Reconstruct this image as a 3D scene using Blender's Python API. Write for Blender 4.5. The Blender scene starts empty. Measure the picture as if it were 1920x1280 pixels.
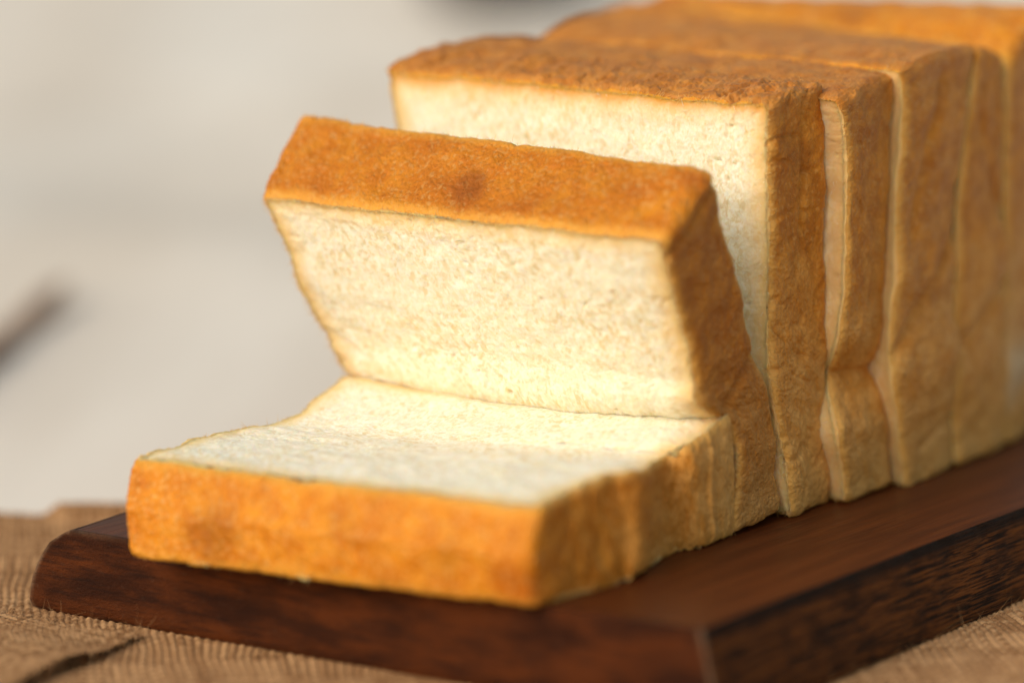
import bpy, math, random
import numpy as np

# ---------------------------------------------------------------- camera, world, sun, exposure
CM = 0.01                                   # everything below is written in centimetres
scene = bpy.context.scene
col = scene.collection

cam = bpy.data.cameras.new('camera')
cam_ob = bpy.data.objects.new('camera', cam)
col.objects.link(cam_ob)
cam_ob.location = (0, 0, 18.5 * CM)
cam_ob.rotation_euler = (math.radians(80), 0, 0)
cam.lens = 110.4
cam.sensor_width = 36
cam.clip_start = 0.02
cam.clip_end = 200
cam.dof.use_dof = True
cam.dof.focus_distance = 70.3 * CM
cam.dof.aperture_fstop = 4.1
scene.camera = cam_ob

SUN_EL, SUN_AZ = 33.0, 224.0                # azimuth: compass heading the light comes from, 0 = +Y, clockwise
world = bpy.data.worlds.new('World')
scene.world = world
world.use_nodes = True
wn, wl = world.node_tree.nodes, world.node_tree.links
bg = wn['Background']
sky = wn.new('ShaderNodeTexSky')
sky.sky_type = 'NISHITA'
sky.sun_disc = False
sky.sun_elevation = math.radians(SUN_EL)
sky.sun_rotation = math.radians(SUN_AZ)
sky.air_density = 2.1
sky.dust_density = 4.0
sky.ozone_density = 0.0
wl.new(sky.outputs[0], bg.inputs['Color'])
bg.inputs['Strength'].default_value = 0.12

sun = bpy.data.lights.new('sun', 'SUN')
sun.energy = 1.6
sun.angle = math.radians(45)
sun.color = (1.0, 0.97, 0.93)
sun_ob = bpy.data.objects.new('sun', sun)
col.objects.link(sun_ob)
e, a = math.radians(SUN_EL), math.radians(SUN_AZ)
sun_ob.rotation_euler = (math.pi / 2 - e, 0, math.pi - a)
sun_ob.location = (-2, -1, 3)

scene.view_settings.view_transform = 'Standard'
scene.view_settings.look = 'None'
scene.view_settings.exposure = -0.13
scene.view_settings.gamma = 1.0

# ---------------------------------------------------------------- numpy noise
_rng = np.random.RandomState(7)
_perm = np.concatenate([_rng.permutation(256)] * 3)
_grad = _rng.normal(size=(256, 3))
_grad /= np.linalg.norm(_grad, axis=1)[:, None]
_rnd = _rng.rand(256, 4)


def _hash(ix, iy, iz):
    return _perm[_perm[_perm[ix & 255] + (iy & 255)] + (iz & 255)]


def noise(p):
    i = np.floor(p).astype(np.int64)
    f = p - i
    w = f * f * f * (f * (f * 6 - 15) + 10)
    out = 0
    for dx in (0, 1):
        for dy in (0, 1):
            for dz in (0, 1):
                g = _grad[_hash(i[..., 0] + dx, i[..., 1] + dy, i[..., 2] + dz)]
                d = f - np.array([dx, dy, dz])
                wx = w[..., 0] if dx else 1 - w[..., 0]
                wy = w[..., 1] if dy else 1 - w[..., 1]
                wz = w[..., 2] if dz else 1 - w[..., 2]
                out = out + (g * d).sum(-1) * wx * wy * wz
    return out * 1.5


def fbm(p, o=4, gain=0.5):
    s, amp = 0, 1.0
    for k in range(o):
        s = s + amp * noise(p + 17.3 * k)
        p = p * 2.03
        amp *= gain
    return s


def ridged(p, o=3):
    s, amp = 0, 1.0
    for k in range(o):
        s = s + amp * (1 - np.abs(noise(p + 9.1 * k)) * 2)
        p = p * 2.1
        amp *= 0.5
    return s


def cells(p):
    """nearest feature point: distance and a random number of its cell"""
    i = np.floor(p).astype(np.int64)
    best = np.full(p.shape[:-1], 9.0)
    rid = np.zeros(p.shape[:-1])
    for dx in (-1, 0, 1):
        for dy in (-1, 0, 1):
            for dz in (-1, 0, 1):
                j = i + np.array([dx, dy, dz])
                r = _rnd[_hash(j[..., 0], j[..., 1], j[..., 2])]
                d = np.linalg.norm(j + r[..., :3] - p, axis=-1)
                m = d < best
                best = np.where(m, d, best)
                rid = np.where(m, r[..., 3], rid)
    return best, rid


def sstep(x, a, b):
    t = np.clip((x - a) / (b - a), 0, 1)
    return t * t * (3 - 2 * t)


# ---------------------------------------------------------------- object helpers
def tag(o, label=None, cat=None, group=None, kind=None):
    for k, v in (('label', label), ('category', cat), ('group', group), ('kind', kind)):
        if v:
            o[k] = v
    return o


def empty(name, loc):
    o = bpy.data.objects.new(name, None)
    o.location = loc
    o.empty_display_size = 0.01
    col.objects.link(o)
    return o


def mesh_np(name, verts, quads, mat, parent=None, attrs=None, smooth=True, origin=(0, 0, 0)):
    """verts (n,3) in metres, world; quads (m,4) or (m,3); attrs name -> (n,) or (n,3)"""
    me = bpy.data.meshes.new(name)
    n, k = quads.shape
    me.vertices.add(len(verts))
    me.vertices.foreach_set('co', (verts - np.array(origin)).astype(np.float32).ravel())
    me.loops.add(n * k)
    me.loops.foreach_set('vertex_index', quads.astype(np.int32).ravel())
    me.polygons.add(n)
    me.polygons.foreach_set('loop_start', np.arange(0, n * k, k, dtype=np.int32))
    me.polygons.foreach_set('loop_total', np.full(n, k, dtype=np.int32))
    me.update(calc_edges=True)
    me.polygons.foreach_set('use_smooth', np.full(n, smooth, dtype=bool))
    for an, av in (attrs or {}).items():
        if av.ndim == 1:
            at = me.attributes.new(an, 'FLOAT', 'POINT')
            at.data.foreach_set('value', av.astype(np.float32))
        else:
            at = me.attributes.new(an, 'FLOAT_VECTOR', 'POINT')
            at.data.foreach_set('vector', av.astype(np.float32).ravel())
    me.materials.append(mat)
    me.validate()
    o = bpy.data.objects.new(name, me)
    o.location = origin
    col.objects.link(o)
    if parent:
        o.parent = parent
        o.location = np.array(origin) - np.array(parent.location)
    return o


def grid_quads(nr, nc, wrap=False, base=0):
    r = np.arange(nr - 1)[:, None]
    c = np.arange(nc if wrap else nc - 1)[None, :]
    c2 = (c + 1) % nc
    q = np.stack([r * nc + c, r * nc + c2, (r + 1) * nc + c2, (r + 1) * nc + c], -1)
    return q.reshape(-1, 4) + base


# ---------------------------------------------------------------- material helpers
def new_mat(name):
    m = bpy.data.materials.new(name)
    m.use_nodes = True
    return m, m.node_tree.nodes, m.node_tree.links, m.node_tree.nodes['Principled BSDF']


class NT:
    """small shorthand for wiring nodes"""
    def __init__(self, m):
        self.n, self.l = m.node_tree.nodes, m.node_tree.links

    def put(self, sock, v):
        if v is None:
            return
        if hasattr(v, 'is_linked'):
            self.l.new(v, sock)
        elif isinstance(v, (tuple, list)) and len(v) == 3 and sock.type == 'RGBA':
            sock.default_value = (*v, 1)
        else:
            sock.default_value = v

    def attr(self, name, out='Fac'):
        a = self.n.new('ShaderNodeAttribute')
        a.attribute_name = name
        return a.outputs[out]

    def math(self, op, a, b=None, c=None, clamp=False):
        m = self.n.new('ShaderNodeMath')
        m.operation = op
        m.use_clamp = clamp
        for s, v in zip(m.inputs, (a, b, c)):
            self.put(s, v)
        return m.outputs[0]

    def mix(self, f, a, b, mode='MIX'):
        m = self.n.new('ShaderNodeMix')
        m.data_type = 'RGBA'
        m.blend_type = mode
        self.put(m.inputs[0], f)
        self.put(m.inputs[6], a)
        self.put(m.inputs[7], b)
        return m.outputs[2]

    def noise(self, vec, scale, detail=4, rough=0.55, dist=0.0):
        t = self.n.new('ShaderNodeTexNoise')
        self.put(t.inputs['Vector'], vec)
        t.inputs['Scale'].default_value = scale
        t.inputs['Detail'].default_value = detail
        t.inputs['Roughness'].default_value = rough
        t.inputs['Distortion'].default_value = dist
        return t.outputs[0]

    def voronoi(self, vec, scale, feature='SMOOTH_F1'):
        t = self.n.new('ShaderNodeTexVoronoi')
        t.feature = feature
        self.put(t.inputs['Vector'], vec)
        t.inputs['Scale'].default_value = scale
        return t.outputs['Distance']

    def ramp(self, x, lo, hi, a=0.0, b=1.0):
        m = self.n.new('ShaderNodeMapRange')
        m.interpolation_type = 'SMOOTHSTEP'
        self.put(m.inputs['Value'], x)
        for k, v in (('From Min', lo), ('From Max', hi), ('To Min', a), ('To Max', b)):
            self.put(m.inputs[k], v)
        return m.outputs['Result']

    def scale(self, vec, s, rot=(0, 0, 0)):
        m = self.n.new('ShaderNodeMapping')
        self.put(m.inputs['Vector'], vec)
        m.inputs['Scale'].default_value = s
        m.inputs['Rotation'].default_value = rot
        return m.outputs[0]

    def bump(self, h, strength, dist, normal=None):
        b = self.n.new('ShaderNodeBump')
        b.inputs['Strength'].default_value = strength
        b.inputs['Distance'].default_value = dist
        self.put(b.inputs['Height'], h)
        if normal is not None:
            self.put(b.inputs['Normal'], normal)
        return b.outputs[0]


def bread_material(name='bread', sss=1.0):
    m, n, l, p = new_mat(name)
    t = NT(m)
    P = t.attr('p0', 'Vector')              # undeformed loaf coordinates in cm
    rim, top, hv, bake_dim = t.attr('rim'), t.attr('top'), t.attr('hv'), t.attr('bake_dim')
    big = t.noise(P, 0.55, 3)
    mid = t.noise(P, 2.2, 4)
    fine = t.noise(P, 11.0, 4, 0.65)
    speck = t.noise(P, 9.5, 2, 0.5)
    # crust: tan flanks, darker amber top, mottled
    side_lo = t.mix(t.ramp(mid, 0.35, 0.65), (0.61, 0.248, 0.034), (0.75, 0.38, 0.098))
    side_hi = t.mix(t.ramp(mid, 0.35, 0.65), (0.47, 0.152, 0.008), (0.65, 0.255, 0.027))
    side = t.mix(t.ramp(t.math('ADD', hv, t.math('MULTIPLY', t.math('SUBTRACT', big, 0.5), 0.9)), 0.25, 0.65), side_lo, side_hi)
    side = t.mix(t.math('MULTIPLY', t.ramp(hv, 0.28, 0.0), 0.5), side, (0.76, 0.47, 0.16))
    topc = t.mix(t.ramp(mid, 0.34, 0.66), (0.68, 0.215, 0.006), (0.80, 0.305, 0.015))
    topc = t.mix(t.math('MULTIPLY', t.ramp(big, 0.53, 0.70), 0.8), topc, (0.52, 0.130, 0.004))
    crust = t.mix(t.ramp(top, 0.25, 0.75), side, topc)
    crust = t.mix(t.math('MULTIPLY', t.ramp(speck, 0.53, 0.66), t.ramp(top, 0.2, 0.8, 0.34, 0.60)), crust, (0.78, 0.43, 0.13))
    crust = t.mix(t.math('MULTIPLY', t.ramp(fine, 0.52, 0.32), 0.35), crust, (0.30, 0.10, 0.012))
    endn = t.math('ADD', t.attr('end'), t.math('MULTIPLY', t.math('SUBTRACT', fine, 0.5), 0.35))
    crust = t.mix(t.math('MULTIPLY', t.ramp(endn, t.ramp(top, 0.2, 0.7, 0.20, 0.32), 0.0), t.math('SUBTRACT', 0.75, t.math('MULTIPLY', t.attr('dull'), t.math('MULTIPLY', top, 0.8)))), crust, t.mix(t.ramp(top, 0.2, 0.7), (0.74, 0.42, 0.11), (0.80, 0.40, 0.06)))
    crust = t.mix(t.math('MULTIPLY', t.ramp(bake_dim, 0.5, 1.0), t.ramp(endn, 0.0, 0.35, 0.1, 0.75)), crust, (0.27, 0.075, 0.008))
    crust = t.mix(t.math('MULTIPLY', t.attr('dull'), t.ramp(top, 0.15, 0.6)), crust, t.mix(t.ramp(mid, 0.3, 0.7), (0.40, 0.138, 0.022), (0.59, 0.250, 0.058)))  # upward tops: light's sheen and haze mixed in as a duller crust colour
    crust = t.mix(t.math('MULTIPLY', t.ramp(bake_dim, 0.5, 0.0), 0.9), crust, (0.68, 0.50, 0.30))
    # crumb: cream, yellower towards the rim
    crumb = t.mix(t.ramp(fine, 0.36, 0.66), (0.83, 0.775, 0.60), (0.885, 0.86, 0.755))
    crumb = t.mix(t.math('MULTIPLY', t.ramp(mid, 0.55, 0.72), 0.25), crumb, (0.84, 0.72, 0.46))
    # denser and thinner crumb walls
    flk = t.noise(t.scale(P, (1.0, 1.0, 0.62)), 7.5, 3, 0.6, 0.8)
    airy = t.ramp(t.noise(P, 0.45, 2), 0.38, 0.60, 0.25, 1.0)
    crumb = t.mix(t.math('MULTIPLY', t.ramp(flk, 0.50, 0.64), t.math('MULTIPLY', airy, 0.9)), crumb, (0.75, 0.61, 0.36))
    crumb = t.mix(t.math('MULTIPLY', t.ramp(flk, 0.47, 0.36), 0.65), crumb, (0.91, 0.89, 0.79))
    # pore spots of mixed size, their scattered-light yellow painted into the colour
    for vs, lo, hi, amt in ((3.6, 0.34, 0.18, 0.55), (6.5, 0.38, 0.20, 0.42)):
        wn_ = n.new('ShaderNodeTexNoise')
        wn_.inputs['Scale'].default_value = 4.0
        l.new(P, wn_.inputs['Vector'])
        vp = t.mix(0.25, t.scale(P, (1, 1, 0.8)), wn_.outputs['Color'], 'ADD')
        cell = t.ramp(t.voronoi(vp, vs, 'F1'), lo, hi)
        pick = t.ramp(t.noise(P, vs * 0.55, 1), 0.46, 0.53)
        crumb = t.mix(t.math('MULTIPLY', cell, t.math('MULTIPLY', pick, amt)), crumb, (0.71, 0.555, 0.295))
    wob = t.math('MULTIPLY', t.math('SUBTRACT', mid, 0.5), 0.30)
    wob = t.math('ADD', wob, t.math('MULTIPLY', t.math('SUBTRACT', fine, 0.5), 0.12))
    d = t.math('ADD', rim, wob)
    wide = t.ramp(top, 0.2, 0.8, 1.25, 0.6)
    yel = t.ramp(t.math('DIVIDE', d, wide), 0.75, 0.10)
    face = t.mix(t.math('MULTIPLY', yel, 0.85), crumb, (0.82, 0.58, 0.25))
    face = t.mix(t.ramp(d, t.math('ADD', 0.40, t.math('MULTIPLY', t.attr('dull'), t.math('MULTIPLY', top, 0.55))), 0.02), face, t.mix(t.ramp(top, 0.2, 0.7), (0.78, 0.51, 0.21), t.mix(t.ramp(t.attr('dull'), 0.0, 0.5), (0.82, 0.52, 0.19), (0.72, 0.31, 0.04))))
    face = t.mix(t.math('MULTIPLY', t.ramp(bake_dim, 0.5, 1.0), t.ramp(t.math('ADD', mid, t.math('MULTIPLY', rim, -0.45)), 0.15, 0.50, 0.35, 1.0)), face, (0.70, 0.44, 0.185))  # peach of the dimly lit rear strips, painted into their crumb colour
    is_crust = t.ramp(rim, 0.03, -0.03)
    colr = t.mix(is_crust, face, crust)
    l.new(colr, p.inputs['Base Color'])
    l.new(t.ramp(is_crust, 0, 1, 0.85, 0.46), p.inputs['Roughness'])
    l.new(t.ramp(is_crust, 0, 1, 0.10, 0.24), p.inputs['Specular IOR Level'])
    l.new(t.ramp(is_crust, 0, 1, 0.85 * sss, 0.0), p.inputs['Subsurface Weight'])
    p.inputs['Subsurface Radius'].default_value = (1.0, 0.72, 0.45)
    p.inputs['Subsurface Scale'].default_value = 0.0017
    hb = t.math('ADD', fine, t.math('MULTIPLY', speck, 0.7))
    hb = t.math('ADD', hb, t.math('MULTIPLY', t.voronoi(P, 13.0), 0.9))
    l.new(t.bump(t.math('MULTIPLY', hb, t.ramp(is_crust, 0, 1, 0.28, 1.0)), 0.55, 0.0006), p.inputs['Normal'])
    return m


def plain(name, colr, rough=0.8, spec=0.3):
    m, n, l, p = new_mat(name)
    p.inputs['Base Color'].default_value = (*colr, 1)
    p.inputs['Roughness'].default_value = rough
    p.inputs['Specular IOR Level'].default_value = spec
    return m


# ---------------------------------------------------------------- ground: a pale cloth-covered surface out to the horizon
def build_ground():
    m, n, l, p = new_mat('pale_ground')
    t = NT(m)
    g = n.new('ShaderNodeNewGeometry').outputs['Position']
    b1 = t.noise(t.scale(g, (4.0, 0.7, 1)), 1.6, 3)
    b2 = t.noise(t.scale(g, (7, 1.6, 1), (0, 0, 0.1)), 2.0, 3)
    c = t.mix(t.ramp(b1, 0.35, 0.65), (0.77, 0.69, 0.60), (0.95, 0.89, 0.81))
    c = t.mix(t.math('MULTIPLY', t.ramp(b2, 0.4, 0.7), 0.22), c, (0.74, 0.665, 0.59))
    l.new(c, p.inputs['Base Color'])
    p.inputs['Roughness'].default_value = 0.9
    p.inputs['Specular IOR Level'].default_value = 0.1
    wv = t.noise(g, 900.0, 1)
    l.new(t.bump(wv, 0.15, 0.0004), p.inputs['Normal'])
    near = np.concatenate([[-6000, -2500, -1000, -500, -300], np.arange(-200, 201, 4.0), [300, 500, 1000, 2500, 6000]])
    neary = np.concatenate([[-6000, -2000, -500, -200], np.arange(0, 421, 4.0), [520, 700, 1000, 2500, 8000]])
    X, Y = np.meshgrid(near, neary)
    Pn = np.stack([X / 38.0, Y / 55.0, np.zeros_like(X) + 3.3], -1)
    Z = fbm(Pn, 3) * 1.3
    fade = sstep(Y, 84, 130) * (1 - sstep(np.hypot(X, Y), 380, 700))
    Z = Z * fade
    V = np.stack([X, Y, Z], -1).reshape(-1, 3) * CM
    tag(mesh_np('ground', V, grid_quads(len(neary), len(near)), m), kind='structure')


# ---------------------------------------------------------------- burlap mat
def burlap_material():
    m, n, l, p = new_mat('burlap')
    t = NT(m)
    P = t.attr('p0', 'Vector')
    y = t.attr('yarn')
    big = t.noise(P, 0.35, 3)
    fi = t.noise(P, 14.0, 3)
    c = t.mix(y, (0.22, 0.108, 0.046), (0.52, 0.31, 0.155))
    c = t.mix(t.math('MULTIPLY', t.ramp(big, 0.45, 0.7), 0.4), c, (0.38, 0.20, 0.09))
    c = t.mix(t.math('MULTIPLY', t.ramp(fi, 0.5, 0.7), 0.5), c, (0.56, 0.36, 0.20))
    l.new(c, p.inputs['Base Color'])
    p.inputs['Roughness'].default_value = 0.92
    p.inputs['Specular IOR Level'].default_value = 0.12
    l.new(t.bump(fi, 0.5, 0.0006), p.inputs['Normal'])
    return m


def weave(X, Y, ang, pitch, seed):
    c, s = math.cos(ang), math.sin(ang)
    q = np.stack([X * 0.5, Y * 0.5, np.full_like(X, seed)], -1)
    wx, wy = noise(q) * 0.20, noise(q + 31.7) * 0.20
    x = (c * X + s * Y + wx) / pitch
    y = (-s * X + c * Y + wy) / pitch
    i, j = np.floor(x), np.floor(y)
    fx, fy = x - i - 0.5, y - j - 0.5
    ii, jj = i.astype(np.int64), j.astype(np.int64)
    wi = 0.34 + 0.10 * _rnd[_hash(ii, ii * 3 + 1, ii * 7)][..., 0]
    wj = 0.34 + 0.10 * _rnd[_hash(jj * 5, jj + 2, jj * 3)][..., 1]
    par = np.where((ii + jj) % 2 == 0, 1.0, -1.0)
    hw = np.where(np.abs(fx) < wi, np.sqrt(np.clip(1 - (fx / wi) ** 2, 0, 1)) * 0.5 + 0.62 * par * np.cos(math.pi * fy), -1.6)
    hf = np.where(np.abs(fy) < wj, np.sqrt(np.clip(1 - (fy / wj) ** 2, 0, 1)) * 0.5 - 0.62 * par * np.cos(math.pi * fx), -1.6)
    h = np.maximum(hw, hf)
    yarn = np.where(hw > hf, _rnd[_hash(ii, ii * 2 + 5, jj // 9)][..., 2], _rnd[_hash(jj, jj * 2 + 7, ii // 9)][..., 3])
    return h * pitch * 0.40, yarn


def fibre_mesh(name, roots, dirs, lengths, width, mat, parent, seed, attrs=None):
    """thin curled strands, three segments, triangular section"""
    r = np.random.RandomState(seed)
    nS = len(roots)
    k = 4
    side = np.cross(dirs, r.normal(size=(nS, 3)))
    side /= np.linalg.norm(side, axis=1)[:, None] + 1e-9
    side2 = np.cross(dirs, side)
    curl = r.normal(size=(nS, 3)) * 0.55
    V = np.zeros((nS, k, 3, 3))
    for q in range(k):
        f = q / (k - 1)
        c = roots + (dirs * f + curl * f * f) * lengths[:, None]
        w = width * (1 - 0.75 * f)
        for z in range(3):
            an = z * 2 * math.pi / 3
            V[:, q, z] = c + (side * math.cos(an) + side2 * math.sin(an)) * w
    idx = np.arange(nS)[:, None, None] * (k * 3)
    quads = []
    for q in range(k - 1):
        for z in range(3):
            z2 = (z + 1) % 3
            quads.append(np.array([q * 3 + z, q * 3 + z2, (q + 1) * 3 + z2, (q + 1) * 3 + z]))
    Q = (idx + np.array(quads)[None]).reshape(-1, 4)
    at = {a: np.repeat(v, k * 3, axis=0) for a, v in (attrs or {}).items()}
    o = mesh_np(name, V.reshape(-1, 3) * CM, Q, mat, parent, attrs=at, origin=tuple(parent.location))
    return tag(o, kind='stuff')


def build_burlap():
    m = burlap_material()
    pit = 0.18
    xs = np.concatenate([np.arange(-26, -14, 0.12), np.arange(-14, 0.5, 0.036), np.arange(0.5, 6, 0.4), np.arange(6, 14, 0.036), np.arange(14, 30, 0.2)])
    ys = np.concatenate([np.arange(44, 60, 0.25), np.arange(60, 78.6, 0.042)])
    X, Y = np.meshgrid(xs, ys)
    # ragged, slightly wavy far edge
    rag = noise(np.stack([X * 0.25, X * 0 + 2, X * 0], -1)) * 0.5 + noise(np.stack([X * 3, X * 0 + 5, X * 0], -1)) * 0.06
    Yd = Y + (Y - 44) / 34 * (rag - 0.55 + 0.05 * X * 0)
    h, yarn = weave(X, Yd, math.radians(7), pit, 1.0)
    q = np.stack([X / 5, Yd / 5, X * 0], -1)
    Z = 0.15 + h + (noise(q) * 0.10 + 0.06) * sstep(np.abs(X - 0), 7, 11)
    Z += 0.34 * sstep(X, -12.0, -11.4) * (1 - sstep(X, -9.5, -8.5)) * sstep(Y, 77.6, 78.4)
    root = empty('burlap_mat', (0, 62 * CM, 0))
    tag(root, 'coarse brown burlap mat spread under the dark wooden board', 'burlap mat')
    V = np.stack([X, Yd, np.maximum(Z, 0.012)], -1).reshape(-1, 3)
    P0 = np.stack([X, Yd, X * 0], -1).reshape(-1, 3)
    o = root.location
    mesh_np('woven_cloth', V * CM, grid_quads(len(ys), len(xs)), m, root, dict(p0=P0, yarn=yarn.ravel()), origin=tuple(o))
    # the turned-over corner in the near left
    nu, nv = 260, 190
    u, v = np.meshgrid(np.linspace(0, 1, nu), np.linspace(0, 1, nv))
    c00, c10, c11, c01 = np.array([-17.0, 71.2]), np.array([-8.05, 66.35]), np.array([-11.2, 59.5]), np.array([-19.0, 62.0])
    XY = ((1 - u) * (1 - v))[..., None] * c00 + (u * (1 - v))[..., None] * c10 + (u * v)[..., None] * c11 + ((1 - u) * v)[..., None] * c01
    XY[..., 0] += (noise(np.stack([v * 3, u * 0, u * 0 + 4], -1)) * 0.35 + noise(np.stack([v * 22, u * 0, u * 0 + 8], -1)) * 0.06) * u
    XY[..., 1] += noise(np.stack([u * 30, v * 0, u * 0 + 6], -1)) * 0.06 * (1 - v)
    h, yarn2 = weave(XY[..., 0], XY[..., 1], math.radians(-38), pit, 5.0)
    lift = 0.28 + 0.12 * sstep(u, 0.45, 1.0) * sstep(v, 0.02, 0.35) + 0.10 * noise(np.stack([u * 3, v * 3, u * 0], -1)) + 0.08 * np.exp(-((u - 0.98) / 0.12) ** 2) * sstep(v, 0.1, 0.4)
    Zt = lift + h
    P1 = np.concatenate([XY, Zt[..., None]], -1).reshape(-1, 3)
    P2 = np.concatenate([XY, (Zt - 0.16)[..., None]], -1).reshape(-1, 3)
    Q = np.concatenate([grid_quads(nv, nu), grid_quads(nv, nu, base=nu * nv)[:, ::-1]])
    P0 = np.concatenate([XY, XY[..., :1] * 0 + 9], -1).reshape(-1, 3)
    mesh_np('folded_corner', np.concatenate([P1, P2]) * CM, Q, m, root, dict(p0=np.concatenate([P0, P0]), yarn=np.concatenate([yarn2.ravel()] * 2)), origin=tuple(o))
    # loose fibres standing out of the weave
    r = np.random.RandomState(3)
    R1 = np.stack([r.uniform(6.5, 13, 2600), r.uniform(61, 71, 2600), np.full(2600, 0.10)], -1)
    R2 = np.stack([r.uniform(-14, -6, 600), r.uniform(64, 78, 600), np.full(600, 0.10)], -1)
    k = r.randint(0, nu * nv, 900)
    R3 = P1[k]
    kb = r.randint(0, nv, 160) * nu + nu - 1
    ka = r.randint(0, nu, 160)
    R = np.concatenate([R1, R2, R3, P1[kb], P1[ka]])
    D = r.normal(size=R.shape)
    D[:, 2] = np.abs(D[:, 2]) * 0.7 + 0.15
    D /= np.linalg.norm(D, axis=1)[:, None]
    L = r.uniform(0.10, 0.42, len(R))
    fibre_mesh('loose_fibres', R, D, L, 0.0075, m, root, 4, dict(p0=R, yarn=r.uniform(0.5, 1.0, len(R))))


# ---------------------------------------------------------------- wooden board
def build_board():
    m, n, l, p = new_mat('dark_wood')
    t = NT(m)
    P = t.attr('p0', 'Vector')              # x across, y along the grain, z up, in cm
    flank, edge = t.attr('flank'), t.attr('edge')
    g1 = t.noise(t.scale(P, (2.2, 0.12, 2.2)), 1.4, 5, 0.6, 0.6)
    g2 = t.noise(t.scale(P, (9, 0.35, 9)), 1.6, 4, 0.6)
    streak = t.noise(t.scale(P, (9, 0.42, 12), (-0.10, 0, 0)), 1.5, 4, 0.7, 0.5)
    blot = t.noise(t.scale(P, (0.45, 1, 1.6)), 0.8, 5, 0.62)
    topc = t.mix(t.ramp(g1, 0.35, 0.65), (0.068, 0.0145, 0.0026), (0.118, 0.028, 0.0052))
    topc = t.mix(t.math('MULTIPLY', t.ramp(g2, 0.55, 0.7), 0.25), topc, (0.036, 0.009, 0.0025))
    sidec = t.mix(t.ramp(streak, 0.40, 0.60), (0.010, 0.0032, 0.0016), (0.20, 0.062, 0.011))
    sidec = t.mix(t.math('MULTIPLY', t.ramp(blot, 0.48, 0.68), 0.7), sidec, (0.016, 0.0055, 0.003))
    frontc = t.mix(t.ramp(blot, 0.36, 0.66), (0.040, 0.0105, 0.0035), (0.125, 0.031, 0.006))
    frontc = t.mix(t.math('MULTIPLY', t.ramp(t.noise(t.scale(P, (0.5, 4, 9)), 1.6, 4, 0.65), 0.48, 0.66), 0.55), frontc, (0.014, 0.006, 0.005))
    frontc = t.mix(t.math('MULTIPLY', t.ramp(t.noise(P, 7.0, 3), 0.60, 0.75), 0.30), frontc, (0.10, 0.055, 0.035))
    c = t.mix(t.ramp(flank, 0.5, 1.5), topc, sidec)
    c = t.mix(t.ramp(flank, 1.5, 2.5), c, frontc)
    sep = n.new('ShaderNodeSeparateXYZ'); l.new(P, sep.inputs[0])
    dark_edge = t.math('MULTIPLY', t.ramp(sep.outputs[2], 1.80, 2.08), t.math('MULTIPLY', t.ramp(flank, 0.3, 1.2), t.ramp(flank, 1.9, 1.65)))  # darker band along the top of the right and back flanks
    c = t.mix(t.math('MULTIPLY', dark_edge, 0.9), c, (0.009, 0.004, 0.003))
    worn = t.math('MULTIPLY', edge, t.ramp(t.noise(P, 1.7, 4), 0.40, 0.60, 0.35, 1.0))
    c = t.mix(t.math('MULTIPLY', worn, 0.75), c, (0.30, 0.19, 0.12))
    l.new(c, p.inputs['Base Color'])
    l.new(t.ramp(flank, 0, 1, 0.44, 0.6), p.inputs['Roughness'])
    l.new(t.ramp(flank, 0, 1, 0.24, 0.14), p.inputs['Specular IOR Level'])
    hgt = t.math('ADD', t.math('MULTIPLY', streak, t.ramp(flank, 0, 1, 0.05, 1.6)), t.math('MULTIPLY', g2, 0.35))
    l.new(t.bump(hgt, 0.8, 0.0006), p.inputs['Normal'])

    A = np.array([-9.84, 68.26]); B = np.array([3.72, 59.80])       # near left and near right corners of the top
    dl = np.array([0.98, 1.73]); dl /= np.linalg.norm(dl)
    dr = np.array([8.12, 10.73]); dr /= np.linalg.norm(dr)
    D = A + dl * 33; C = B + dr * 33
    corners = [A, B, C, D]
    segs = [150, 220, 60, 120]
    outn = []
    for k in range(4):
        e = corners[(k + 1) % 4] - corners[k]
        e /= np.linalg.norm(e)
        outn.append(np.array([e[1], -e[0]]))
    # profile: (height, outward offset for front, right, back, left)
    prof = [(2.20, -0.10, -0.06, -0.06, -0.10), (2.195, -0.04, -0.02, -0.02, -0.02), (2.17, 0.0, 0.0, 0.0, 0.08),
            (2.05, 0.015, 0.04, 0.04, 0.30), (1.85, 0.03, 0.10, 0.10, 0.58), (1.6, 0.035, 0.17, 0.17, 0.80), (1.3, 0.04, 0.25, 0.25, 0.99), (1.0, 0.04, 0.33, 0.33, 1.12),
            (0.7, 0.035, 0.41, 0.41, 1.20), (0.45, 0.02, 0.46, 0.46, 1.23), (0.28, -0.02, 0.46, 0.46, 1.19), (0.20, -0.10, 0.36, 0.36, 0.85)]
    rows, fl, ed = [], [], []
    for pi, pr in enumerate(prof):
        off = pr[1:]
        cs = []
        for k in range(4):
            n1, n2 = outn[k - 1], outn[k]
            o1, o2 = off[k - 1], off[k]
            M = np.array([n1, n2])
            cs.append(corners[k] + np.linalg.solve(M, np.array([o1, o2])))
        pts, fk, ek = [], [], []
        for k in range(4):
            f = np.linspace(0, 1, segs[k], endpoint=False)
            # denser near the ends so that corners stay crisp
            f = 0.5 - 0.5 * np.cos(f * math.pi) if k in (0, 2) else f ** 1.2
            pts.append(cs[k] + (cs[(k + 1) % 4] - cs[k]) * f[:, None])
            Lk = np.linalg.norm(cs[(k + 1) % 4] - cs[k])
            fk.append(np.full(len(f), {0: 3.0, 1: 1.6, 2: 1.6, 3: 2.0}[k]) * (0 if pi == 0 else 1))
            dist = np.minimum(f, 1 - f) * Lk
            ek.append(np.exp(-(dist / 0.07) ** 2) * (1.0 if pi > 0 else 0) + (0.45 if (pi in (1, 2) and k == 3) else 0) + (0.45 * np.exp(-f * 5) if (pi in (1, 2) and k == 0) else 0))
        rows.append(np.concatenate([np.concatenate(pts), np.full((sum(segs), 1), pr[0])], 1))
        fl.append(np.concatenate(fk))
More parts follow.
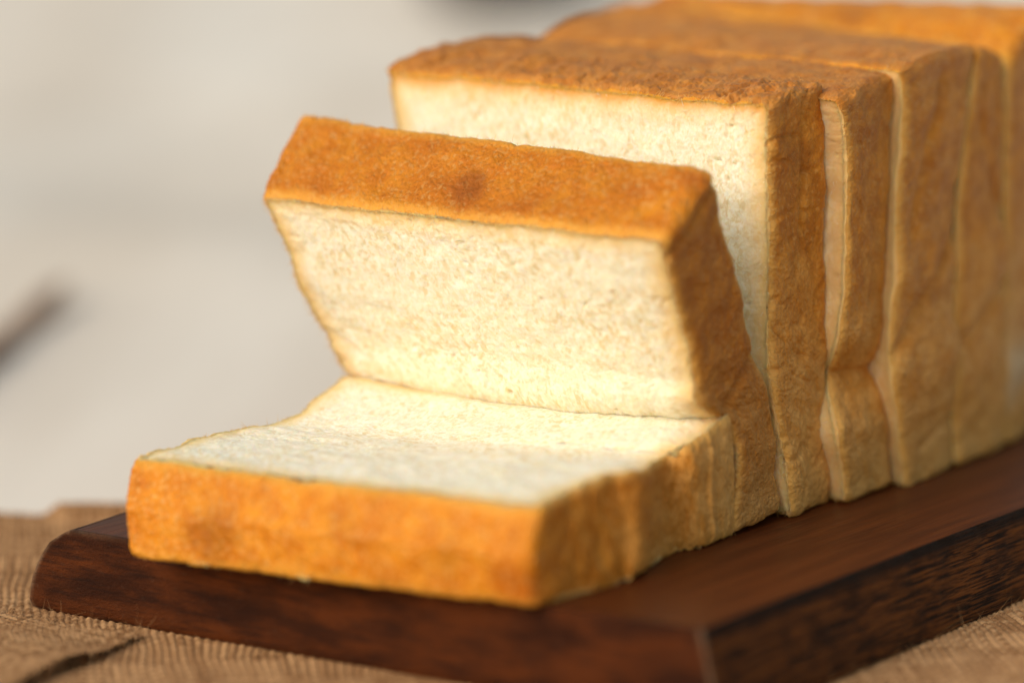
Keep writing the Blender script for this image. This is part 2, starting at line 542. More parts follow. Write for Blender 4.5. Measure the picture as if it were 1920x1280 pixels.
        ed.append(np.concatenate(ek))
    nper = sum(segs)
    V = np.concatenate(rows)
    # hand-worn unevenness
    jn = fbm(V * 0.9, 3) * 0.035 + noise(V * 3.1) * 0.012
    cen = np.mean(corners, axis=0)
    dirv = V[:, :2] - cen
    dirv /= np.linalg.norm(dirv, axis=1)[:, None]
    mask = (V[:, 2] < 2.19)
    V[:, :2] += dirv * (jn * mask)[:, None]
    fl, ed = np.concatenate(fl), np.clip(np.concatenate(ed), 0, 1)
    Q = grid_quads(len(prof), nper, wrap=True)[:, ::-1]
    # flat top and underside as fans of quads between opposite sides
    nv0 = len(V)
    top_c = np.append(cen, 2.20)[None]
    bot_c = np.append(cen, 0.20)[None]
    V = np.concatenate([V, top_c, bot_c])
    fl = np.append(fl, [0, 1.6]); ed = np.append(ed, [0, 0])
    k = np.arange(nper); k2 = (k + 1) % nper
    Tt = np.stack([k, k2, np.full(nper, nv0), np.full(nper, nv0)], -1)
    lastr = (len(prof) - 1) * nper
    Tb = np.stack([lastr + k2, lastr + k, np.full(nper, nv0 + 1), np.full(nper, nv0 + 1)], -1)
    ax = dr
    ac = np.array([dr[1], -dr[0]])
    P0 = np.stack([(V[:, :2] - B) @ ac, (V[:, :2] - B) @ ax, V[:, 2]], -1)
    loc = (cen[0] * CM, cen[1] * CM, 0.2 * CM)
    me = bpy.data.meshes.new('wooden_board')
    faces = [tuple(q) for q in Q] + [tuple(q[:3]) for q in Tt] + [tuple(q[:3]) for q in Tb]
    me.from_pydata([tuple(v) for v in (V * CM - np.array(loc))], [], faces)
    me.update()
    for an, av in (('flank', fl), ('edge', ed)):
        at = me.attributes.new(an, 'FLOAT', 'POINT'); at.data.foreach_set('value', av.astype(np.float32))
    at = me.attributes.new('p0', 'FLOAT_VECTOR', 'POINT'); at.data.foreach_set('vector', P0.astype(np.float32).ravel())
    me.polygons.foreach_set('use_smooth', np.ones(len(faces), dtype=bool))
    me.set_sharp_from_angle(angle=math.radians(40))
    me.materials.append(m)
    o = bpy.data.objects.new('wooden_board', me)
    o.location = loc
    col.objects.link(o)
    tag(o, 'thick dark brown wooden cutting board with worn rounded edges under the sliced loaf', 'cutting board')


# ---------------------------------------------------------------- bread slices
LA = math.radians(36)
LO = np.array([6.03, 69.19, 2.21])          # near right foot of the third slice, on the board
EU = np.array([math.cos(LA), -math.sin(LA), 0])
EY = np.array([math.sin(LA), math.cos(LA), 0])
EZ = np.array([0, 0, 1.0])

# four corner edges of each slice as (height fraction, across, along, up) in cm, loaf frame
RAILS = {
    'slice1': dict(
        FR=[(0, 0.05, -1.72, 0.01), (0.2, 0.1, -3.07, -0.01), (0.42, 0.0, -4.9, -0.09), (0.46, 0.36, -5.86, 0.06), (0.62, 0.28, -6.76, -0.04), (1, 0.1, -9.61, -0.04)],
        BR=[(0, 0.1, -2.09, 2.82), (0.1, 0.1, -2.69, 2.67), (0.22, 0.1, -3.76, 2.46), (0.42, -0.06, -4.8, 2.18), (0.46, 0.38, -5.7, 2.31), (0.6, 0.28, -7.08, 2.31), (0.8, 0.1, -8.27, 2.2), (1, 0.1, -9.48, 2.07)],
        FL=[(0, -11.0, -2.11, 0.0), (0.5, -10.04, -7.3, 0.0), (1, -9.44, -11.24, 0.0)],
        BL=[(0, -10.2, -2.96, 2.75), (0.12, -10.0, -4.09, 2.45), (0.22, -9.86, -5.03, 2.2), (0.42, -9.88, -6.34, 2.05), (0.6, -10.0, -7.39, 2.05), (0.8, -10.04, -8.86, 2.05), (1, -10.03, -10.51, 2.0)],
    ),
    'slice2': dict(
        FR=[(0, 0.12, -1.95, 0.0), (0.28, 0.08, -1.95, 2.2), (0.36, -0.0, -2.27, 2.67), (0.4, 0.0, -2.95, 2.97), (0.55, 0.0, -3.38, 3.77), (0.7, -0.0, -3.86, 4.86), (0.85, -0.0, -4.42, 5.99), (1, -0.0, -4.87, 6.98)],
        BR=[(0, -0.0, 0.11, 0.14), (0.28, 0.0, -0.3, 2.32), (0.38, -0.0, -0.69, 3.29), (0.5, -0.0, -1.21, 4.27), (0.7, 0.0, -1.86, 5.84), (0.85, -0.0, -2.5, 7.03), (1, 0.0, -2.89, 8.29)],
        FL=[(0, -10.5, -2.6, 0.0), (0.28, -10.4, -2.7, 2.2), (0.36, -10.17, -2.85, 2.58), (0.41, -10.35, -2.95, 2.81), (0.55, -10.68, -3.2, 3.64), (0.7, -10.97, -3.6, 4.59), (0.85, -11.15, -4.1, 5.93), (1, -11.46, -4.45, 6.99)],
        BL=[(0, -10.6, -0.3, 0.0), (0.38, -10.6, -0.9, 2.9), (0.7, -11.0, -1.6, 5.6), (1, -11.91, -2.55, 8.71)],
    ),
    'slice3': dict(
        FR=[(0, 0.25, 0.28, 0.02), (0.14, 0.2, -0.03, 1.45), (0.27, 0.1, -0.34, 2.89), (0.5, -0.0, -0.44, 5.0), (0.75, -0.0, -0.52, 7.28), (1, -0.0, -0.49, 9.5)],
        BR=[(0, -0.0, 2.38, -0.06), (0.2, 0.0, 2.22, 1.78), (0.4, 0.0, 1.99, 3.57), (0.6, -0.0, 1.91, 5.8), (0.8, -0.0, 1.91, 7.88), (1, -0.0, 1.85, 9.79)],
        FL=[(0, -10.6, 0.3, 0.0), (0.5, -10.8, -0.2, 4.9), (0.88, -10.78, -0.3, 8.34), (1, -11.0, -0.3, 9.74)],
        BL=[(0, -10.6, 2.2, 0.0), (0.5, -10.8, 2.1, 5.0), (1, -11.05, 2.1, 10.2)],
    ),
    'slice4': dict(
        FR=[(0, 0.55, 2.26, 0.01), (0.1, 0.55, 2.01, 0.89), (0.18, 0.55, 1.64, 1.82), (0.25, 0.25, 1.89, 2.49), (0.31, 0.05, 2.09, 3.02), (0.37, 0.4, 1.88, 3.69), (0.46, 0.55, 1.85, 4.63), (0.6, 0.55, 1.94, 6.21), (0.8, 0.55, 1.87, 8.04), (1, 0.55, 1.46, 9.49)],
        BR=[(0, 0.4, 4.56, -0.05), (0.12, 0.4, 4.31, 1.09), (0.25, 0.25, 4.25, 2.22), (0.31, 0.1, 4.34, 2.73), (0.38, 0.25, 4.12, 3.54), (0.55, 0.4, 3.95, 5.34), (0.75, 0.4, 4.03, 7.2), (0.9, 0.4, 4.15, 8.93), (1, 0.4, 4.26, 9.9)],
        FL=[(0, -10.5, 3.0, 0.0), (0.5, -10.8, 2.8, 5.0), (1, -11.19, 2.5, 10.09)],
        BL=[(0, -10.5, 5.0, 0.0), (0.5, -10.8, 4.8, 5.0), (1, -10.85, 4.8, 10.17)],
    ),
    'slice5': dict(
        FR=[(0, 0.75, 4.74, -0.11), (0.1, 0.75, 4.53, 0.47), (0.2, 0.75, 4.2, 1.55), (0.3, 0.75, 3.86, 2.81), (0.42, 0.75, 3.83, 4.13), (0.54, 0.75, 3.98, 5.37), (0.72, 0.75, 4.03, 7.23), (0.88, 0.75, 4.23, 8.94), (1, 0.75, 4.0, 10.01)],
        BR=[(0, 0.5, 7.43, -0.08), (0.25, 0.5, 7.2, 2.34), (0.5, 0.5, 7.17, 4.95), (0.75, 0.5, 7.37, 7.51), (1, 0.5, 8.2, 10.22)],
        FL=[(0, -10.5, 5.6, 0.0), (0.5, -10.8, 5.5, 5.0), (1, -10.63, 5.3, 10.09)],
        BL=[(0, -10.5, 8.2, 0.0), (0.5, -10.8, 8.2, 5.0), (1, -10.57, 8.2, 10.59)],
    ),
    'slice6': dict(
        FR=[(0, 0.55, 7.42, -0.06), (0.25, 0.55, 7.24, 2.34), (0.5, 0.55, 7.24, 4.95), (0.75, 0.55, 7.49, 7.5), (1, 0.55, 8.21, 10.14)],
        BR=[(0, 0.4, 10.39, -0.11), (0.25, 0.4, 10.15, 2.42), (0.5, 0.4, 9.96, 5.13), (0.75, 0.4, 9.82, 7.54), (1, 0.4, 9.74, 9.85)],
        FL=[(0, -10.5, 8.5, 0.0), (0.5, -10.8, 8.5, 5.0), (1, -11.0, 8.6, 10.5)],
        BL=[(0, -10.5, 10.6, 0.0), (0.5, -10.8, 10.3, 5.0), (1, -11.0, 10.1, 10.7)],
    ),
    'slice7': dict(
        FR=[(0, 0.45, 10.41, -0.09), (0.25, 0.45, 10.2, 2.42), (0.5, 0.45, 10.04, 5.13), (0.75, 0.45, 9.89, 7.53), (1, 0.45, 9.82, 9.82)],
        BR=[(0, 0.0, 13.4, 0.0), (0.5, 0.2, 13.5, 5.2), (0.8, 0.1, 13.3, 9.0), (1, -0.1, 13.0, 10.95)],
        FL=[(0, -10.5, 11.0, 0.0), (0.5, -10.8, 10.8, 5.0), (1, -11.0, 10.5, 10.7)],
        BL=[(0, -10.5, 13.4, 0.0), (0.5, -10.8, 13.5, 5.2), (1, -11.0, 13.0, 10.8)],
    ),
}


def curve(pts, v):
    pts = np.array(pts, float)
    x, y = pts[:, 0], pts[:, 1:]
    n = len(x)
    if n == 2:
        f = ((v - x[0]) / (x[1] - x[0]))[..., None]
        return y[0] * (1 - f) + y[1] * f
    d = np.diff(y, axis=0) / np.diff(x)[:, None]
    mt = np.zeros_like(y)
    mt[0], mt[-1] = d[0], d[-1]
    for k in range(1, n - 1):
        h0, h1 = x[k] - x[k - 1], x[k + 1] - x[k]
        mt[k] = (d[k - 1] * h1 + d[k] * h0) / (h0 + h1)
    i = np.clip(np.searchsorted(x, v, side='right') - 1, 0, n - 2)
    h = (x[i + 1] - x[i])
    s = (v - x[i]) / h
    h, s = h[..., None], s[..., None]
    return ((2 * s ** 3 - 3 * s ** 2 + 1) * y[i] + (s ** 3 - 2 * s ** 2 + s) * h * mt[i]
            + (-2 * s ** 3 + 3 * s ** 2) * y[i + 1] + (s ** 3 - s ** 2) * h * mt[i + 1])


BREAD = bread_material()
FIBRE = bread_material('bread_fibre', 0.0)
W, HT, TH = 11.0, 9.6, 2.1


def make_slice(key, label, nu, nv, ns, seed, sag=None, rc=0.24, pores=1.0, wrinkle=1.0, creases=(), spots=(), fibres=1500, dull=0.0, bake0=0.5, tan=0.5, round_edge=0.10, bulges=()):
    R = RAILS[key]

    def base(u, v, s):
        fr, fl, br, bl = (curve(R[k], v) for k in ('FR', 'FL', 'BR', 'BL'))
        u, s = u[..., None], s[..., None]
        P = (fl * (1 - u) + fr * u) * (1 - s) + (bl * (1 - u) + br * u) * s
        if sag is not None:
            P = P + sag(u[..., 0], v, s[..., 0])
        return P

    def rnd(aa, bb):
        ra, rb = rc / (W / 2), rc / (HT / 2)
        dx, dy = (np.abs(aa) - (1 - ra)) / ra, (np.abs(bb) - (1 - rb)) / rb
        m = (dx > 0) & (dy > 0)
        mx = np.maximum(dx, dy)
        hy = np.hypot(dx, dy) + 1e-9
        k = np.where(m, mx / hy, 1.0)
        na = np.where(m, np.sign(aa) * ((1 - ra) + ra * dx * k), aa)
        nb = np.where(m, np.sign(bb) * ((1 - rb) + rb * dy * k), bb)
        return na, nb

    off = np.array([seed * 23.7, seed * 11.3, seed * 5.9])

    def p0_of(aa, bb, s):
        return np.stack([(aa + 1) / 2 * W, s * TH + 0 * aa, (bb + 1) / 2 * HT], -1) + off

    def warp(p0):
        q = p0 * 0.42
        w = np.stack([noise(q), noise(q + 40.1) * 0.6, noise(q + 80.3) * 0.8], -1) * (0.065 if tan < 0.6 else 0.10)
        q = p0 * 1.5
        return w + np.stack([noise(q), noise(q + 13.1), noise(q + 27.3)], -1) * 0.045 + np.stack([noise(q * 3), noise(q * 3 + 13.1), noise(q * 3 + 27.3)], -1) * 0.018

    def place(aa, bb, s):
        na, nb = rnd(aa, bb)
        P = base((na + 1) / 2, (nb + 1) / 2, s) + warp(p0_of(aa, bb, s))
        P[..., 2] = np.maximum(P[..., 2], 0.0) + 0.015 * np.clip(noise(p0_of(aa, bb, s) * 2.0), 0, 1)
        return P

    def face_disp(p0):
        # torn crumb: stretched fine cells, flaky ridges and a few open holes
        q = p0 + 0.22 * np.stack([noise(p0 * 1.6), noise(p0 * 1.6 + 5), noise(p0 * 1.6 + 9)], -1)
        d1, r1 = cells(q * np.array([3.2, 3.2, 4.2]))
        d2, r2 = cells(q * np.array([6.0, 6.0, 7.5]))
        hole = (1 - sstep(d1, 0.08, 0.38)) * (r1 > 0.76) * (0.4 + r1)
        pin = (1 - sstep(d2, 0.15, 0.60)) * (r2 > 0.35)
        fl = 1.0 + 0.9 * fbm(q * np.array([11.0, 9.0, 8.0]), 2, 0.6)
        d3, r3 = cells(q * np.array([11.0, 9.0, 10.0]))
        pin3 = 1 - sstep(d3, 0.1, 0.55)
        lowf = fbm(q * 0.9, 3)
        patch = sstep(noise(p0 * 0.5 + 3), -0.35, 0.35)
        return (lowf * 0.016 + ((fl - 1.0) * 0.009 - pin * 0.012 - pin3 * 0.011) * (0.35 + 0.9 * patch) - hole * 0.075 * patch) * pores

    INS = 0.16
    sh_a, sh_b = 1 - INS / (W / 2), 1 - INS / (HT / 2)
    ga = np.sin(np.linspace(-1, 1, nu) * math.pi / 2 * 0.55) / math.sin(math.pi / 2 * 0.55)
    gb = np.linspace(-1, 1, nv)
    Aa, Bb = np.meshgrid(ga, gb)

    V, Q, RM, TP, HV, PP = [], [], [], [], [], []
    nb0 = 0

    def topness(bb, s):
        d = (1 - bb) * HT / 2
        return np.exp(-np.clip(d, 0, 9) / 0.45)

    loops = []
    for s0, sgn in ((0.0, -1.0), (1.0, 1.0)):
        aa, bb = Aa * sh_a, Bb * sh_b
        sv = np.full_like(aa, s0)
        P = place(aa, bb, sv)
        n = np.cross(np.gradient(P, axis=1), np.gradient(P, axis=0))
        n /= np.linalg.norm(n, axis=-1)[..., None] + 1e-9
        mean_dir = (place(aa, bb, 1 - sv) - P).mean((0, 1))
        if (n.mean((0, 1)) @ mean_dir) > 0:
            n = -n
        p0 = p0_of(aa, bb, sv)
        rim = np.minimum((1 - np.abs(aa)) * W / 2, (1 - np.abs(bb)) * HT / 2)
        P = P + n * (face_disp(p0) * sstep(rim, 0.05, 0.5) + 0.5 * face_disp(p0) * (1 - sstep(rim, 0.05, 0.5)) + 0.03 * sstep(rim, 0.16, 0.6))[..., None]
        if key == 'slice1' and s0 == 0:
            P[..., 2] += 0.07               # the face it lies on stays within its crust
        V.append(P.reshape(-1, 3))
        q = grid_quads(nv, nu, base=nb0)
        Q.append(q if s0 == 0 else q[:, ::-1])
        RM.append(rim.ravel()); TP.append(topness(bb, sv).ravel()); HV.append((bb.ravel() + 1) / 2); PP.append(p0.reshape(-1, 3))
        idx = np.arange(nu * nv).reshape(nv, nu) + nb0
        loops.append(np.concatenate([idx[0, :-1], idx[:-1, -1], idx[-1, :0:-1], idx[:0:-1, 0]]))
        nb0 += nu * nv
    npm = len(loops[0])
    pa = np.concatenate([Aa[0, :-1], Aa[:-1, -1], Aa[-1, :0:-1], Aa[:0:-1, 0]])
    pb = np.concatenate([Bb[0, :-1], Bb[:-1, -1], Bb[-1, :0:-1], Bb[:0:-1, 0]])
    # hidden side wall of the crumb, just inside the crust
    k = np.arange(npm); k2 = (k + 1) % npm
    walls = []
    for sv in (0.06, 0.94):
        f = 0.22
        P = place(pa * (1 - f / (W / 2)), pb * (1 - f / (HT / 2)), np.full(npm, sv))
        V.append(P); walls.append(np.arange(npm) + nb0); nb0 += npm
        RM.append(np.full(npm, 0.22)); TP.append(topness(pb, 0)); HV.append((pb + 1) / 2); PP.append(p0_of(pa, pb, np.full(npm, sv)))
    wl = []
    for lp in loops:
        V.append(np.concatenate(V)[lp]); wl.append(np.arange(npm) + nb0); nb0 += npm
        RM.append(np.full(npm, 0.2)); TP.append(topness(pb, 0)); HV.append((pb + 1) / 2); PP.append(p0_of(pa, pb, np.full(npm, 0.5)))
    chain = [wl[0], walls[0], walls[1], wl[1]]
    for c0, c1 in zip(chain[:-1], chain[1:]):
        Q.append(np.stack([c0[k], c1[k], c1[k2], c0[k2]], -1))

    def to_world(P):
        return (LO + P[:, :1] * EU + P[:, 1:2] * EY + P[:, 2:] * EZ) * CM

    foot = to_world(place(np.array([0.0]), np.array([-1.0]), np.array([0.5])))[0]
    if key == 'slice1':
        foot = to_world(place(np.array([0.0]), np.array([0.0]), np.array([0.0])))[0]
    root = empty('bread_slice', tuple(foot))
    tag(root, label, 'bread slice', 'slices of one white loaf')
    Vc = np.concatenate(V)
    PPc, RMc, TPc, HVc = np.concatenate(PP), np.concatenate(RM), np.concatenate(TP), np.concatenate(HV)
    mesh_np('crumb', to_world(Vc), np.concatenate(Q), BREAD, root,
            dict(p0=PPc, rim=RMc, top=TPc, hv=HVc, bake_dim=np.full(len(Vc), tan), dull=np.full(len(Vc), dull)), origin=tuple(foot))  # tan carries the low light of the rear strips as crumb colour

    # crust: a closed band round the slice
    sg = np.linspace(0, 1, ns)
    A2, S2 = np.meshgrid(np.arange(npm), sg)
    aa, bb = pa[A2], pb[A2]
    P = place(aa, bb, S2)
    Pin = place(aa * (1 - 0.3 / (W / 2)), bb * (1 - 0.3 / (HT / 2)), S2)
    # smooth outward direction
    tu = np.roll(P, -1, 1) - np.roll(P, 1, 1)
    ts = np.gradient(P, axis=0)
    n = np.cross(tu, ts)
    n /= np.linalg.norm(n, axis=-1)[..., None] + 1e-9
    sg2 = np.sign((n * (P - Pin)).sum(-1))
    n *= np.where(sg2 == 0, 1, sg2)[..., None]
    p0 = p0_of(aa, bb, S2)
    end = np.minimum(S2, 1 - S2) * TH
    top = topness(bb, S2)
    hv = (bb + 1) / 2
    fine = fbm(p0 * 6.0, 3) * 0.013 + np.abs(noise(p0 * 8.5)) * (0.012 + 0.024 * sstep(top, 0.3, 0.8))
    if wrinkle > 1.5:                       # leathery puckers running across the top crust
        fine = fine + (ridged(p0 * np.array([2.6, 0.8, 1.0]) + np.stack([p0[..., 1] * 0.9, 0 * p0[..., 1], 0 * p0[..., 1]], -1), 3) - 1.0) * 0.032 * sstep(top, 0.4, 0.9)
    # skin wrinkles running across the band, and slack folds on the flanks
    wr = ridged(p0 * np.array([2.4, 0.9, 1.1]) + 0.5 * noise(p0 * 1.2)[..., None], 2)
    disp = fine + np.clip(wr - 1.10, 0, 1) * -0.085 * wrinkle + fbm(p0 * 1.1 + 4, 2) * 0.045
    bake_dim = np.full(disp.shape, bake0)
    for (ua, va, sa, ub, vb, sb, wd, dep) in creases:      # small folds given on the crust in undeformed coordinates
        a3 = np.array([ua * W, sa * TH, va * HT]); b3 = np.array([ub * W, sb * TH, vb * HT])
        q = p0 - off - a3
        ab = b3 - a3
        tt = np.clip((q @ ab) / (ab @ ab), 0, 1)
        dd = np.linalg.norm(q - tt[..., None] * ab, axis=-1) + noise(p0 * 3.0) * 0.05
        disp -= dep * np.exp(-(dd / wd) ** 2)
    for (uc, vc, sc, rad, val) in spots:
        dd = np.linalg.norm((p0 - off - np.array([uc * W, sc * TH, vc * HT])) * np.array([1, 0.8, 1]), axis=-1)
        dd = dd * (1 + 0.5 * noise(p0 * 1.4))
        bake_dim += val * np.exp(-(dd / rad) ** 2)
    for (uc, vc, sc, rad, amp) in bulges:
        dd = np.linalg.norm((p0 - off - np.array([uc * W, sc * TH, vc * HT])) * np.array([1, 0.7, 1]), axis=-1)
        disp += amp * np.exp(-(dd / rad) ** 2)
    disp -= round_edge * np.exp(-end / (0.75 * round_edge))
    Po = P + n * disp[..., None]
    Po[..., 2] = np.maximum(Po[..., 2], 0.0)
    Vb = [Po.reshape(-1, 3)]
    rimo = np.where(end < 1e-6, 0.0, -0.1) - 0.0 * end
    rimo[0], rimo[-1] = 0.02, 0.02
    RM = [rimo.ravel()]; TP = [top.ravel()]; HV = [hv.ravel()]; PP = [p0.reshape(-1, 3)]; BK = [bake_dim.ravel()]
    for si, lp in ((-1, loops[1]), (0, loops[0])):
        Vb.append(Vc[lp]); RM.append(np.full(npm, INS)); TP.append(topness(pb * sh_b, 0)); HV.append((pb + 1) / 2)
        PP.append(PPc[lp]); BK.append(np.full(npm, 0.5))
    Qb = grid_quads(ns + 2, npm, wrap=True)
    lastr = (ns + 1) * npm
    Qb = Qb[:(ns) * npm]                    # outer band and far rim
    Qb = np.concatenate([Qb, np.stack([lastr + k, lastr + k2, k2, k], -1)])
    dupb = (ns + 2) * npm                   # the wall against the crumb has vertices of its own
    for lp in (loops[1], loops[0]):
        Vb.append(Vc[lp]); RM.append(np.full(npm, INS)); TP.append(topness(pb * sh_b, 0)); HV.append((pb + 1) / 2)
        PP.append(PPc[lp]); BK.append(np.full(npm, 0.5))
    Qb = np.concatenate([Qb, grid_quads(2, npm, wrap=True, base=dupb)])
    mesh_np('crust', to_world(np.concatenate(Vb)), Qb, BREAD, root,
            dict(p0=np.concatenate(PP), rim=np.concatenate(RM), top=np.concatenate(TP), hv=np.concatenate(HV), bake_dim=np.concatenate(BK), end=np.concatenate([end.ravel(), np.zeros(4 * npm)]), dull=np.full(sum(map(len, HV)), dull)), origin=tuple(foot))

    # torn fibres along the cut edges and on the open crumb
    if fibres:
        r = np.random.RandomState(seed + 50)
        fN = nu * nv
        fi = r.randint(0, fN, fibres)
        face = Vc[:2 * fN]
        which = r.randint(0, 2, fibres)
        i_face = fi + fN * (0 if key != 'slice1' else 1)
        loop_i = loops[0][r.randint(0, npm, fibres)] if key != 'slice1' else loops[1][r.randint(0, npm, fibres)]
        loop_b = loops[1][r.randint(0, npm, fibres // 2)]
        edge_o = Po[np.where(r.rand(fibres) < 0.6, 0, ns - 1), r.randint(0, npm, fibres)]
        ctr = Vc[:2 * fN].mean(0)
        roots = np.concatenate([Vc[i_face], Vc[loop_i], Vc[loop_b], edge_o])
        src = np.concatenate([PPc[i_face], PPc[loop_i], PPc[loop_b], PPc[loop_i]])
        nrm = (Vc[:fN].mean(0) - Vc[fN:2 * fN].mean(0)) * (1 if key != 'slice1' else -1)
        nrm /= np.linalg.norm(nrm)
        outw = roots - ctr
        outw /= np.linalg.norm(outw, axis=1)[:, None]
        D = r.normal(size=roots.shape) * 0.6 + nrm * 0.35 + outw * np.where(np.arange(len(roots)) >= fibres, 0.7, 0.0)[:, None]
        D /= np.linalg.norm(D, axis=1)[:, None]
        Lh = r.uniform(0.03, 0.13, len(roots)) * (0.7 if key == 'slice1' else 1.0)
        rw = np.concatenate([np.full(fibres, 2.0), np.full(len(roots) - fibres, 0.10)])
        tw = np.concatenate([TPc[i_face], TPc[loop_i], TPc[loop_b], np.clip(((edge_o - ctr)[:, 2] > 2.5) * 1.0, 0, 1) if key != 'slice1' else np.full(fibres, 0.3)])
        m3 = to_world(roots) / CM
        Dw = D[:, :1] * EU + D[:, 1:2] * EY + D[:, 2:] * EZ
        fibre_mesh('crumb_fibres', m3, Dw, Lh, 0.008, FIBRE, root, seed,
                   dict(p0=src, rim=rw, top=tw, hv=np.full(len(roots), 0.4), bake_dim=np.full(len(roots), 0.5)))
    return root


def sag_first(u, v, s):
    # the flopped slice: its rear lip dips in the middle and its crumb is slightly hollow
    dip = (1 - (2 * u - 1) ** 2) * np.exp(-v / 0.10) * s
    hol = (1 - (2 * u - 1) ** 2) * np.exp(-((v - 0.45) / 0.3) ** 2) * s
    z = -0.29 * dip - 0.10 * hol
    bulge = -0.25 * (1 - np.abs(2 * s - 1)) * sstep(v, 0.9, 1.0)
    return np.stack([0 * z, bulge, z], -1)


def sag_second(u, v, s):
    mid = 1 - (2 * u - 1) ** 2
    z = -0.34 * mid * np.exp(-((v - 0.38) / 0.07) ** 2) * (1 - s)
    y = -0.12 * mid * np.exp(-((v - 0.7) / 0.2) ** 2) * (1 - s)
    return np.stack([0 * z, y, z], -1)


def sag_top(amount):
    def f(u, v, s):
        z = amount * (np.exp(-((s - 0.5) / 0.33) ** 2) - 0.3) * sstep(v, 0.9, 1.0)
        return np.stack([0 * z, 0 * z, z], -1)
    return f


build_ground()
build_burlap()
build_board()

make_slice('slice1', 'thick white slice flopped flat at the front, amber crust facing the camera', 300, 280, 60, 1, sag_first, wrinkle=0.5, round_edge=0.10, fibres=260,
           creases=[(1.0, 0.44, 0.0, 1.0, 0.435, 1.0, 0.12, 0.09), (1.0, 0.17, 0.1, 1.0, 0.15, 0.95, 0.09, -0.07)],
           spots=[(0.22, 1.0, 0.35, 0.7, 0.35), (0.55, 1.0, 0.6, 0.45, 0.2), (0.8, 1.0, 0.4, 0.5, 0.2)])
make_slice('slice2', 'white slice leaning forward over the flat front one, folded at its waist', 320, 270, 60, 2, sag_second, rc=0.26, bake0=0.74, wrinkle=0.45, fibres=1800,
           creases=[(0.545, 1.0, 1.0, 0.515, 1.0, 0.0, 0.10, 0.06), (0.50, 1.0, 0.35, 0.47, 1.0, 0.15, 0.22, 0.045), (0.06, 1.0, 1.0, 0.02, 1.0, 0.1, 0.08, 0.06),
                    (1.0, 0.93, 0.0, 1.0, 0.96, 1.0, 0.13, 0.11), (1.0, 0.36, 0.0, 1.0, 0.47, 1.0, 0.10, 0.10)],
           spots=[(0.50, 1.0, 0.4, 0.32, 0.42), (0.93, 1.0, 0.5, 0.6, -0.12)])
make_slice('slice3', 'upright white slice with wrinkled brown top, right behind the leaning slice', 300, 270, 56, 3, sag_top(0.06), wrinkle=1.9, dull=0.75, fibres=1500,
           creases=[(0.90, 1.0, 0.0, 0.98, 1.0, 0.8, 0.10, 0.10), (0.86, 1.0, 0.1, 0.90, 1.0, 0.9, 0.08, 0.09), (0.10, 1.0, 0.1, 0.14, 1.0, 0.9, 0.12, 0.12),
                    (0.30, 1.0, 0.5, 0.36, 1.0, 0.9, 0.08, 0.10), (1.0, 0.97, 0.6, 1.0, 0.6, 0.5, 0.10, 0.08)],
           spots=[(1.0, 0.85, 0.35, 0.8, 0.3)])
make_slice('slice4', 'upright slice with a horizontal crease across its right flank, fourth from the front', 240, 230, 46, 4, sag_top(0.05), fibres=500, dull=0.7, tan=0.85,
           creases=[(1.0, 0.315, 0.0, 1.0, 0.325, 1.0, 0.11, 0.13)], spots=[(1.0, 0.9, 0.5, 1.2, 0.2)],
           bulges=[(1.0, 0.42, 0.5, 0.8, 0.12), (1.0, 0.2, 0.5, 1.0, 0.10), (1.0, 0.75, 0.4, 1.3, 0.06)])
make_slice('slice5', 'upright slice with a pale kinked front edge, fifth from the front', 190, 190, 44, 5, sag_top(0.12), fibres=300, dull=0.6, tan=0.9,
           creases=[(1.0, 0.34, 0.05, 1.0, 0.60, 1.0, 0.15, 0.13), (1.0, 0.60, 0.2, 1.0, 0.95, 0.55, 0.16, 0.09), (1.0, 0.12, 0.3, 1.0, 0.15, 1.0, 0.12, 0.06)],
           bulges=[(1.0, 0.30, 0.75, 0.9, 0.20), (1.0, 0.50, 0.3, 0.8, 0.10), (1.0, 0.8, 0.75, 1.0, 0.12)])
make_slice('slice6', 'narrow-topped slice wedged before the raised amber end piece of the loaf', 110, 110, 36, 6, sag_top(0.05), fibres=0, dull=0.5, tan=0.9,
           creases=[(1.0, 0.30, 0.0, 1.0, 0.42, 1.0, 0.16, 0.12), (1.0, 0.55, 1.0, 1.0, 0.85, 0.3, 0.18, 0.10)],
           bulges=[(1.0, 0.22, 0.5, 0.9, 0.14), (1.0, 0.48, 0.6, 0.9, 0.16), (1.0, 0.72, 0.5, 0.8, 0.10)])
make_slice('slice7', 'end slice of the loaf with tilted amber top, at the right photo edge', 110, 110, 40, 7, sag_top(0.15), fibres=0,
           spots=[(1.0, 0.2, 0.1, 0.9, -0.5), (0.55, 1.0, 0.35, 0.6, 0.3)])


# ---------------------------------------------------------------- blurred things in the background
def tube(name, pts, rad, mat, seg=20, origin=(0, 0, 0)):
    pts = np.array(pts, float)
    n = len(pts)
    tg = np.gradient(pts, axis=0)
    tg /= np.linalg.norm(tg, axis=1)[:, None]
    s1 = np.cross(tg, [0, 0, 1.0]); s1 /= np.linalg.norm(s1, axis=1)[:, None]
    s2 = np.cross(tg, s1)
    an = np.linspace(0, 2 * math.pi, seg, endpoint=False)
    V = pts[:, None] + rad[:, None, None] * (s1[:, None] * np.cos(an)[None, :, None] + s2[:, None] * np.sin(an)[None, :, None])
    return V.reshape(-1, 3), grid_quads(n, seg, wrap=True)


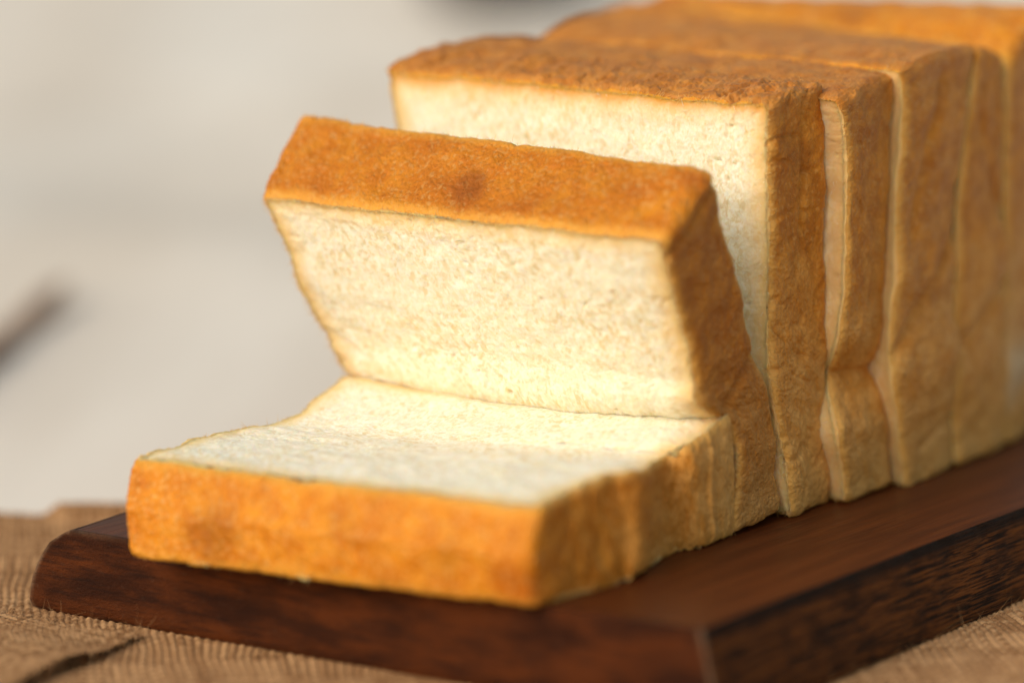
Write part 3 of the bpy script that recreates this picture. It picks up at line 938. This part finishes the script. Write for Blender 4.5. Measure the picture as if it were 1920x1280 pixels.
def build_stick():
    m, n, l, p = new_mat('stick_wood')
    t = NT(m)
    tc = n.new('ShaderNodeTexCoord').outputs['Object']
    g = t.noise(t.scale(tc, (90, 12, 90)), 2.0, 4)
    l.new(t.mix(g, (0.30, 0.165, 0.10), (0.50, 0.30, 0.18)), p.inputs['Base Color'])
    p.inputs['Roughness'].default_value = 0.7
    f = np.linspace(0, 1, 40)
    pts = np.stack([-18.1 + 2.35 * f, 88.0 + 23.0 * f, 0.6 + 0.5 * f ** 3], -1)
    pts[:, 0] += 0.15 * np.sin(f * 5)
    rad = 0.46 - 0.18 * f + 0.05 * np.sin(f * 17)
    rad[-3:] *= np.array([0.85, 0.6, 0.02]); rad[0] = 0.02
    V, Q = tube('dark_stick', pts, rad, m)
    o = mesh_np('dark_stick', V * CM, Q, m, origin=(-17 * CM, 100 * CM, 0))
    tag(o, 'blurred dark brown stick lying on the pale cloth at the left edge', 'stick')


def lathe(prof, seg=64):
    prof = np.array(prof, float)
    an = np.linspace(0, 2 * math.pi, seg, endpoint=False)
    V = np.stack([prof[:, :1] * np.cos(an), prof[:, :1] * np.sin(an), np.repeat(prof[:, 1:], seg, 1)], -1)
    return V.reshape(-1, 3), grid_quads(len(prof), seg, wrap=True)


def build_bowl():
    m = plain('dark_glaze', (0.022, 0.026, 0.036), 0.35, 0.5)
    c = np.array([0.3, 264.0, 0.0])
    root = empty('dark_bowl', tuple(c * CM))
    tag(root, 'dark blue grey bowl blurred far behind the loaf at the top edge', 'bowl')
    V, Q = lathe([(0.01, 1.0), (4.0, 1.02), (6.2, 1.5), (7.2, 3.0), (7.8, 5.2), (8.2, 6.6), (8.35, 6.75), (8.5, 6.6), (8.1, 5.0), (7.6, 2.7), (6.5, 1.1), (5.0, 0.75), (0.01, 0.74)])
    mesh_np('bowl_body', (V + c) * CM, Q, m, root, origin=tuple(c * CM))
    V, Q = lathe([(4.7, 0.8), (4.6, 0.0), (5.1, 0.0), (5.2, 0.82)])
    mesh_np('foot_ring', (V + c) * CM, Q, m, root, origin=tuple(c * CM))


build_stick()
build_bowl()
